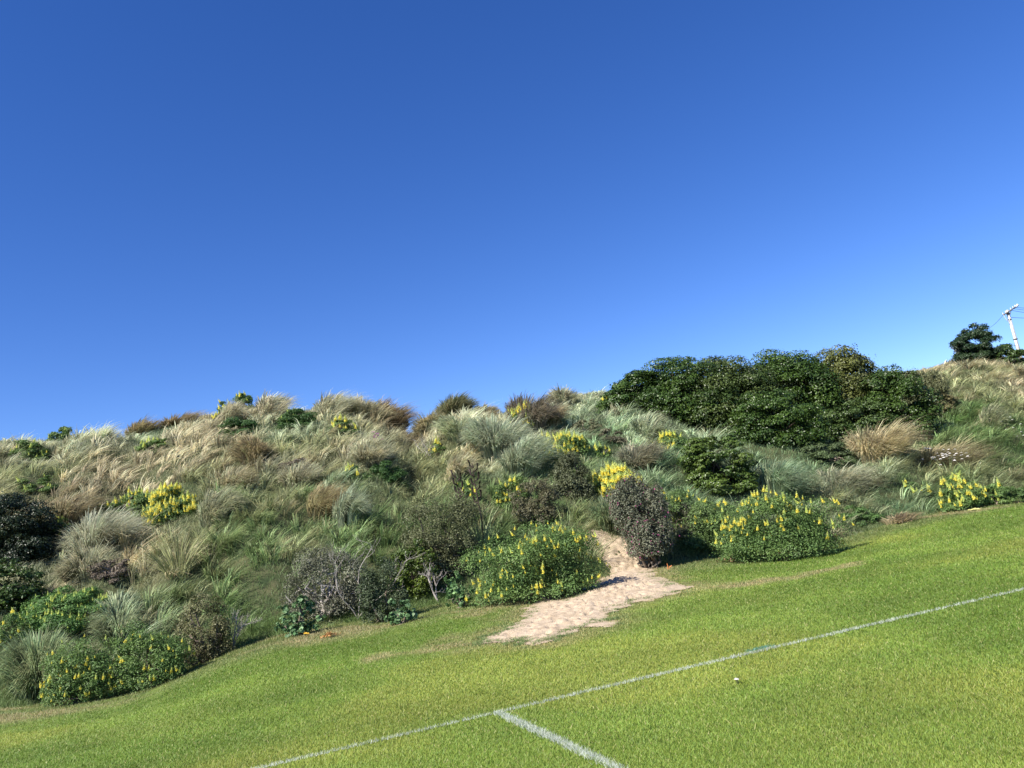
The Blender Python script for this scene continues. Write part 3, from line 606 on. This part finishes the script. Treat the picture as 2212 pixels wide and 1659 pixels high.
grey('purple dead twigs in the middle of the left slope', 640, 1035, 992, 75, nl=12, dens=.6, col=(.12,.09,.075), col2=(.21,.16,.14), open_=.15, wood=16)
grey('grey upright shrub right of the evergreen thicket', 2015, 912, 795, 100, nl=34, col=(.09,.095,.05), col2=(.19,.18,.10), depth=.8)
grey('dusky low shrub on the right slope above the golden tussocks', 2042, 900, 850, 70, nl=14, col=(.13,.11,.06), col2=(.22,.18,.10), dens=.6)
grey('dull green low shrub right of the round evergreen', 1790, 1010, 950, 130, nl=20, col=(.07,.095,.045), col2=(.12,.15,.07), depth=.7)
grey('brownish tuft below the silvery grass right of the thicket', 1320, 960, 925, 90, nl=12, col=(.10,.085,.06), col2=(.18,.15,.11), dens=.6)
grey('pinkish brown low shrub right of the second crest lupin', 1265, 940, 905, 75, nl=12, col=(.11,.10,.06), col2=(.19,.17,.11), dens=.5)
# broad-leaved mallows
MW = dict(col=(.08,.16,.06), col2=(.18,.28,.13), leaf=.085, asp=.85)
def mallow(label, x, yb, yt, w, **k):
    a = dict(MW); a.update(k); return shrub('mallow_plant', label, 'mallow plant', x, yb, yt, w, group='mallow plants along the lawn edge', **a)
mallow('broad leaved mallow at the foot of the bleached twigs', 650, 1372, 1288, 110, nl=22, depth=.5, base_off=.1)
mallow('round crinkly mallow alone at the lawn edge', 870, 1345, 1288, 72, nl=14, depth=.8, base_off=.1)
mallow('pale mallow leaning on the large spreading lupin', 998, 1312, 1232, 68, nl=16, depth=.7, base_off=.1, col2=(.2,.32,.13))

# ------------------------------------------------------------------ flax
def flax(label, x, yb, yt, w, n, col, stalks=()):
    P = at(x, yb); r = np.random.default_rng(int(x)); k = P[1]/F; H = (yb-yt)*k; W = w*k
    loc = P+np.array([0, .2, 0]); loc[2] = float(ground(loc[0], loc[1]))
    o = thing('flax_plant', label, 'flax plant', loc)
    a = r.uniform(0, 6.283, n); q = np.sqrt(r.random(n)); root = np.c_[np.cos(a)*q*W*.12, np.sin(a)*q*W*.12, np.full(n, -.05)]
    L = H*r.uniform(.35, 1.1, n); f = .1+.9*q; a = a+r.normal(0, .5, n)
    V, Fc, CC = blades(root, np.c_[np.cos(a)*f, np.sin(a)*f]*(W*.5/np.maximum(L, .2))[:, None], L, .028, np.array(col)*r.uniform(.6, 1.3, (n, 1)), up=r.uniform(.95, 1.15, n), droop=r.uniform(.08, .3, n), nseg=4, tipcol=np.array(col)*r.uniform(.9, 1.6, (n, 1)))
    link('leaves', mesh('leaves', V, Fc, M_leaf, CC), o)
    for (sx, sy) in stalks:
        d = ray(sx, sy); top = np.array([d[0]/d[1]*loc[1], 0, H0+d[2]/d[1]*loc[1]])-np.array([loc[0], 0, loc[2]])
        s = np.linspace(0, 1, 8)[:, None]; st = np.array([top[0]*.6, 0, 0]); p = st*(1-s)+top*s+np.c_[np.sin(s*5)*.03, s*0, s*0]
        paths = [p]; rad = [.022]; end = [.01]
        for i in range(9):
            j = .55+.05*i; c = st*(1-j)+top*j; sgn = 1 if i % 2 else -1
            paths.append(np.array([c, c+np.array([sgn*.09, r.normal(0, .05), .06]), c+np.array([sgn*.11, r.normal(0, .05), .20])])); rad.append(.018); end.append(.028)
        V, Fc = tube(paths, np.array(rad), np.array(end), 5)
        link('seed_stalk', mesh('seed_stalk', V, Fc, M_darkbark, smooth_=True), o)
    return o
flax('stiff leaved flax clump amid straw grass on the left', 378, 1262, 1145, 170, 110, (.24,.25,.11))
flax('flax with two tall black seed stalks behind the olive grey shrub', 1040, 1200, 1088, 110, 60, (.22,.27,.12), ((984,1022),(1022,1000)))

# ------------------------------------------------------------------ bare branches
def dead_branch(label, x, yb, yt, w, seed=1):
    P = at(x, yb); k = P[1]/F; H = (yb-yt)*k; W = w*k; r = np.random.default_rng(seed); loc = P+np.array([0, -.1, 0])
    loc[2] = float(ground(loc[0], loc[1]))
    o = thing('dead_branch', label, 'dead branch', loc); paths = []; rad = []
    def grow(p, d, L, rd, lv):
        pts = [p]
        for i in range(4):
            d = d+r.normal(0, .16, 3); d /= np.linalg.norm(d); p = p+d*L/4; pts.append(p)
        paths.append(np.array(pts)); rad.append(rd)
        if lv:
            for i in range(3):
                e = d+r.normal(0, .55, 3); e[2] = abs(e[2])+.2; e /= np.linalg.norm(e); grow(pts[2+i % 3], e, L*.6, rd*.55, lv-1)
    for i in range(3): grow(np.zeros(3), np.array([r.normal(0, W/H*.4), r.normal(0, .2), 1.]), H*.6, .016, 3)
    V, Fc = tube(paths, np.array(rad), np.array(rad)*.5, 4)
    link('limb', mesh('limb', V, Fc, M_twig, smooth_=True), o); return o
dead_branch('bare white twig standing right of the olive brown shrub', 508, 1400, 1322, 40, 3)
dead_branch('bleached forked branch standing out of the grey twiggy shrub', 775, 1330, 1165, 70, 4)
dead_branch('pale bare limb beside the yellow green glossy shrub', 948, 1298, 1222, 22, 6)
dead_branch('dry pale stalks among the tiny lupin tuft', 938, 1000, 940, 30, 8)
dead_branch('bare twigs poking left from the windswept tree', 2078, 768, 730, 40, 9)

# ------------------------------------------------------------------ small flowers and litter
def blossom(name, label, cat, x, y, n, spread, size, col, z0=.25, group=None):
    P = at(x, y); r = np.random.default_rng(int(x+y)); k = P[1]/F
    p = np.c_[r.normal(0, spread*k*.5, n), r.normal(0, spread*k*.4, n), np.zeros(n)]; p[:, 2] = ground(P[0]+p[:, 0], P[1]+p[:, 1])-P[2]+z0*r.uniform(.7, 1.2, n)
    o = thing(name, label, cat, P, group)
    a = np.arange(5)*1.2566; Nn = np.c_[np.cos(a)*.5, np.sin(a)*.5-.5, np.ones(5)]
    for q in p:
        V, Fc, CC = leaves(q+np.c_[np.cos(a), np.sin(a), a*0]*size*.35, Nn, size, np.tile(col, (5, 1))*r.uniform(.8, 1.1, (5, 1)), .7, 3, .2)
        link('flower_head', mesh('flower_head', V, Fc, M_petal, CC), o)
    st, sf = tube([np.array([[q[0], q[1], q[2]-z0-.03], [q[0], q[1], q[2]-z0*.4], q]) for q in p], .004, .003, 3)
    link('stems', mesh('stems', st, sf, M_soil), o)
    return o
blossom('daisy_patch', 'patch of small white daisies below the flopped golden tussock', 'daisies', 2045, 1018, 46, 48, .065, (.85,.82,.78), .62)
blossom('daisy_patch', 'thin scatter of white daisies near the right picture edge', 'daisies', 2180, 942, 16, 40, .05, (.8,.78,.72), .35)
blossom('wild_flower', 'single magenta flower head on the left slope', 'flower', 815, 968, 9, 8, .09, (.55,.08,.45), .45)
blossom('fallen_petals', 'scrap of pale yellow petals lying on the lawn', 'petals', 2107, 1102, 8, 14, .06, (.8,.75,.3), .03)
blossom('fallen_petals', 'white scrap lying on the mown grass below the long line', 'petals', 1593, 1476, 4, 5, .022, (.85,.8,.78), .035)
blossom('wild_flower', 'lone orange yellow flower at the lawn edge by the dry leaf', 'flower', 662, 1374, 3, 5, .05, (.8,.5,.06), .06)
def dry_heap(name, label, cat, x, y, n, spread, size, col):
    P = at(x, y); r = np.random.default_rng(int(x)); k = P[1]/F
    p = np.c_[r.normal(0, spread*k*.45, n), r.normal(0, spread*k*.4, n), r.uniform(.0, .16, n)*spread/25]; p[:, 2] *= 1-np.clip(np.hypot(p[:, 0], p[:, 1])/(spread*k), 0, .9)
    p[:, 2] += .02
    V, Fc, CC = leaves(p, np.tile([0, -.3, .8], (n, 1)), size, np.array(col)*r.uniform(.5, 1.3, (n, 1)), .35, 3, .8)
    o = link(name, mesh(name, V, Fc, M_leaf, CC), None, P); o['label'] = label; o['category'] = cat; return o
dry_heap('dead_leaf_heap', 'crumpled orange brown dead leaf at the lawn edge', 'dead leaf', 712, 1376, 50, 16, .09, (.48,.25,.09))
dry_heap('dead_leaf_heap', 'dry brown litter under the broad dark lupin', 'dead leaf', 1575, 1214, 60, 34, .09, (.25,.16,.08))
P = at(1443, 1230)
sv, sf = tube([np.array([[0, 0, 0], [.01, 0, .06], [.0, -.01, .13]]), np.array([[.03, 0, 0], [.05, 0, .05], [.10, -.01, .07]])], .012, .008, 5)
mo = bpy.data.materials.new('orange tape'); mo.use_nodes = True; mo.node_tree.nodes['Principled BSDF'].inputs['Base Color'].default_value = (.6, .2, .06, 1)
o = link('orange_tape', mesh('orange_tape', sv, sf, mo, smooth_=True), None, P); o['label'] = 'scrap of orange tape at the foot of the leaning shrub'; o['category'] = 'tape'

# ------------------------------------------------------------------ utility pole
DP = 88.0
def ptd(x, y, D): d = ray(x, y); return np.array([d[0]/d[1]*D, D, H0+d[2]/d[1]*D])
top = ptd(2175.5, 670, DP); bot = ptd(2198, 749, DP); gb = float(terrain(top[0], DP))
base = np.array([top[0]+.0, DP, gb])
M_conc = noise_mat('weathered concrete', (.42, .40, .38), (.58, .56, .53), 3, .9, .003, 30)
M_wood = noise_mat('grey timber', (.10, .09, .08), (.2, .18, .16), 6, .9)
M_white = noise_mat('white cable', (.6, .62, .64), (.7, .7, .7), 6, .5)
M_wire = noise_mat('dark wire', (.06, .06, .065), (.1, .1, .1), 6, .6)
M_lamp = noise_mat('grey metal lamp', (.5, .5, .5), (.6, .6, .6), 6, .4)
pole = thing('utility_pole', 'pale concrete power pole with a cross arm on the right skyline', 'utility pole', base)
H = top[2]-gb; lean_x = (ptd(2175.5, 670, DP)[0]-bot[0])/(top[2]-bot[2])
def P_at(z): return np.array([-(H-z)*lean_x*1.0, 0, z])
def taper_box(z0, z1, w0, w1, e0, e1):
    a, b = P_at(z0), P_at(z1); V = []
    for c, w_, e in ((a, w0, e0), (b, w1, e1)):
        for sx, sy in ((-1, -1), (1, -1), (1, 1), (-1, 1)): V.append(c+np.array([sx*w_/2, sy*e/2, 0]))
    return np.array(V), np.array([[0, 1, 5, 4], [1, 2, 6, 5], [2, 3, 7, 6], [3, 0, 4, 7], [4, 5, 6, 7], [3, 2, 1, 0]])
V, Fc = taper_box(-.5, H, .36, .22, .30, .18)
link('shaft', mesh('shaft', V, Fc, M_conc), pole)
for z in (H-.45, H-1.1, H-3.3):
    V, Fc = taper_box(z, z+.10, .27+(H-z)*.02, .27+(H-z)*.02, .25+(H-z)*.02, .25+(H-z)*.02); link('band', mesh('band', V, Fc, M_wood), pole)
A = ptd(2165, 681.5, DP)-base; B = ptd(2192, 664, DP)-base; A = A-(B-A)*.02; A[1] = -.2; B[1] = -.2
def beam(a, b, h, w_):
    d = (b-a)/np.linalg.norm(b-a); s = np.array([0, 1, 0.])*w_/2; u = np.cross(d, [0, 1, 0]); u = u/np.linalg.norm(u)*h/2
    V = np.array([a-s-u, a+s-u, a+s+u, a-s+u, b-s-u, b+s-u, b+s+u, b-s+u]); return V, np.array([[0, 3, 2, 1], [4, 5, 6, 7], [0, 1, 5, 4], [1, 2, 6, 5], [2, 3, 7, 6], [3, 0, 4, 7]])
V, Fc = beam(A, B, .13, .10); link('cross_arm', mesh('cross_arm', V, Fc, M_wood), pole)
for f in (.02, .22, .38, .62, .80, .95):
    c = A*(1-f)+B*f
    V, Fc = tube([np.array([c+[0, 0, .05], c+[0, 0, .12], c+[0, 0, .2], c+[0, 0, .26]])], .035, .06, 8); link('insulator', mesh('insulator', V, Fc, M_white, smooth_=True), pole)
c = A+np.array([0, -.1, 0]); s = np.linspace(0, 1, 10)[:, None]
e = P_at(H-.9)+[0, -.1, 0]; loop = c*(1-s)+e*s+np.c_[s*0, s*0, -np.sin(s*math.pi)*.55]
V, Fc = tube([loop], .03, .03, 5); link('cable_loop', mesh('cable_loop', V, Fc, M_white, smooth_=True), pole)
V, Fc = beam(P_at(H-.7)+[0, -.15, 0], A*.35+B*.65, .05, .04); link('brace', mesh('brace', V, Fc, M_wood), pole)
L0 = B; L1 = ptd(2196, 659.5, DP)-base; L1[1] = -.2
V, Fc = tube([np.array([L0, L0*.6+L1*.4, L0*.3+L1*.7, L1])], .10, .15, 8); link('lamp_head', mesh('lamp_head', V, Fc, M_lamp, smooth_=True), pole)
def wire(label, a, b, sag):
    s = np.linspace(0, 1, 24)[:, None]; p = a*(1-s)+b*s; p[:, 2] -= (4*s*(1-s))[:, 0]*sag
    V, Fc = tube([p-a], .022, .022, 4); o = link('power_line', mesh('power_line', V, Fc, M_wire, smooth_=True), None, a); o['label'] = label; o['category'] = 'power line'; o['group'] = 'wires of the utility pole'
W2 = base
wire('topmost wire running right from the cross arm end', W2+A*.05+B*.95, ptd(2330, 664, 95), .2)
wire('second wire from the top running right from the cross arm', W2+A*.2+B*.8, ptd(2330, 674, 96), .2)
wire('third wire running right from the cross arm', W2+A*.4+B*.6, ptd(2330, 684, 97), .2)
wire('lowest wire running right from below the cross arm', W2+P_at(H-.8), ptd(2330, 688, 96), .1)
wire('thin wire sloping down left from the pole to behind the windswept tree', W2+A, ptd(2138, 708, 110), .1)

# ------------------------------------------------------------------ loose grass of the slope, kept out of the shrubs' footprints
# tussocks all over the slope
r = np.random.default_rng(21)
def foot(X, Y, m):
    o = np.ones(len(X))
    for (cx, cy, rx, ry) in FOOT:
        o[((X-cx)/max(rx+m, .1))**2+((Y-cy+m)/max(ry+m*1.6, .1))**2 < 1] = 0
    return o
def slope_points(n, dmin, dmax, t0=-.86, t1=.90):
    t = r.uniform(t0, t1, n); yb = np.interp(t, bt, by); ll = np.interp(t, LT, LL); Y = yb+r.uniform(dmin, dmax, n)*(ll+1)
    keep = r.random(n) < Y*ll/(45*27); return (t*Y)[keep], Y[keep]
TX, TY = slope_points(9400, .0, 1.06)
ok = (pathdist(TX, TY) < -.28) & (ondune(TX, TY) > .15) & (foot(TX, TY, .17) > 0); TX, TY = TX[ok], TY[ok]
nt_ = len(TX); print('tussocks', nt_)
tc = zone_col(TX, TY); lum = tc.mean(1); straw = smooth(.02, .14, tc[:, 0]-tc[:, 1]+.06)
tc = tc*r.uniform(.72, 1.22, (nt_, 1)); sw = r.random(nt_) < .10
tc[sw] = tc[sw]*.4+BROWN*.6
hgt = r.uniform(.45, .95, nt_)*(.65+.6*fbm(TX*.5, TY*.5, 80, 2))*(1-.4*smooth(.8, 1, ondune(TX, TY)/np.interp(TX/TY, LT, LL))); spread = r.uniform(.12, .30, nt_)
wa = (fbm(TX*.22, TY*.22, 90, 2)-.5)*2.6+.1; wl = r.uniform(.4, 1.0, nt_)*(.65+.35*straw)
nb = (r.uniform(60, 115, nt_)).astype(int)
idx = np.repeat(np.arange(nt_), nb); n = len(idx); print('dune blades', n)
a = r.uniform(0, 2*math.pi, n); q = np.sqrt(r.random(n))
lk = idx*9+r.integers(0, 9, n); rl = np.random.default_rng(5); la = rl.uniform(0, 6.283, nt_*9); lq = np.sqrt(rl.random(nt_*9)); lv = rl.uniform(.42, 1.6, nt_*9); lh = rl.uniform(.75, 1.2, nt_*9)
a = la[lk]+r.normal(0, .26, n); q = np.clip(lq[lk]+r.normal(0, .10, n), 0, 1)
RX = TX[idx]+np.cos(a)*q*spread[idx]; RY = TY[idx]+np.sin(a)*q*spread[idx]
fan = .25+.75*q
DX = np.cos(a)*fan*.75+np.cos(wa[idx])*wl[idx]; DY = np.sin(a)*fan*.75+np.sin(wa[idx])*wl[idx]-.15
L = hgt[idx]*r.uniform(.8, 1.15, n)*lh[lk]; col = tc[idx]*lv[lk][:, None]*r.uniform(.8, 1.2, (n, 1)); col[:, 0] *= r.uniform(.88, 1.12, n)
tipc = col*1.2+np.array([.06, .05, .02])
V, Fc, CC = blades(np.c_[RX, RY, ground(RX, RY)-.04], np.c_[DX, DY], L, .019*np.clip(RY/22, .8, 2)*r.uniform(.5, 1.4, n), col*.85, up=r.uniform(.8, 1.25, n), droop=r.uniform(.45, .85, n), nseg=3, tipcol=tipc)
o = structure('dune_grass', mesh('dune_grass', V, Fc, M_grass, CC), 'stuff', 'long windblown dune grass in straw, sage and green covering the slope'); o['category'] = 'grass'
# long uncut fringe where the mower stops
t_f = r.uniform(-.78, .8, 34000); y_f = np.interp(t_f, bt, by)+r.normal(.12, .22, 34000)+(fbm(t_f*30, t_f*0, 95, 2)-.5)*.5; x_f = t_f*y_f
ok = (pathdist(x_f, y_f) < -.15) & (fbm(x_f*1.2, y_f*1.2, 96, 2) > .42); x_f, y_f = x_f[ok], y_f[ok]; n0_ = len(x_f)
k_ = r.integers(0, len(PATH), 420); u_ = r.random((420, 1)); c_ = PATH[k_]*(1-u_)+PATH[(k_+1) % len(PATH)]*u_+r.normal(0, .13, (420, 2)); c_ = c_[fbm(c_[:, 0]*1.5, c_[:, 1]*1.5, 98, 2) > .4]
c_ = np.repeat(c_, 34, 0)+r.normal(0, .045, (len(c_)*34, 2)); x_f = np.r_[x_f, c_[:, 0]]; y_f = np.r_[y_f, c_[:, 1]]; n = len(x_f); tall = np.r_[np.ones(n0_), np.full(n-n0_, .34)]; a = r.uniform(0, 6.283, n)
fc = (zone_col(x_f, y_f)*.35+np.array([.13, .20, .05])*.65)*r.uniform(.6, 1.3, (n, 1))
V, Fc, CC = blades(np.c_[x_f, y_f, ground(x_f, y_f)-.02], np.c_[np.cos(a), np.sin(a)]*r.uniform(.3, 1.2, (n, 1)), r.uniform(.10, .34, n)*tall, .009*np.clip(y_f/22, .8, 2), fc*.9, up=1., droop=.5, nseg=2, tipcol=fc*1.15)
o = structure('edge_grass', mesh('edge_grass', V, Fc, M_grass, CC), 'stuff', 'ragged uncut grass where the mown lawn meets the dune'); o['category'] = 'grass'
# short undergrowth between them
GX_, GY_ = slope_points(860000, -.01, 1.05)
ok = (pathdist(GX_, GY_) < -.05) & (foot(GX_, GY_, -.12) > 0); GX_, GY_ = GX_[ok], GY_[ok]; n = len(GX_)
gc = zone_col(GX_, GY_)*.6+np.array([.11, .17, .05])*.4; gc *= r.uniform(.6, 1.25, (n, 1))
a = r.uniform(0, 6.28, n)
edge = smooth(.0, .5, ondune(GX_, GY_))
V, Fc, CC = blades(np.c_[GX_, GY_, ground(GX_, GY_)-.03], np.c_[np.cos(a), np.sin(a)]*r.uniform(.2, 1.1, (n, 1))+[.2, 0], r.uniform(.16, .38, n)*(.7+.3*edge), .010*np.clip(GY_/22, .8, 2), gc*.9, up=1., droop=.45, nseg=2, tipcol=gc*1.15)
o = structure('undergrowth', mesh('undergrowth', V, Fc, M_grass, CC), 'stuff', 'short green undergrowth between the dune grass clumps'); o['category'] = 'grass'
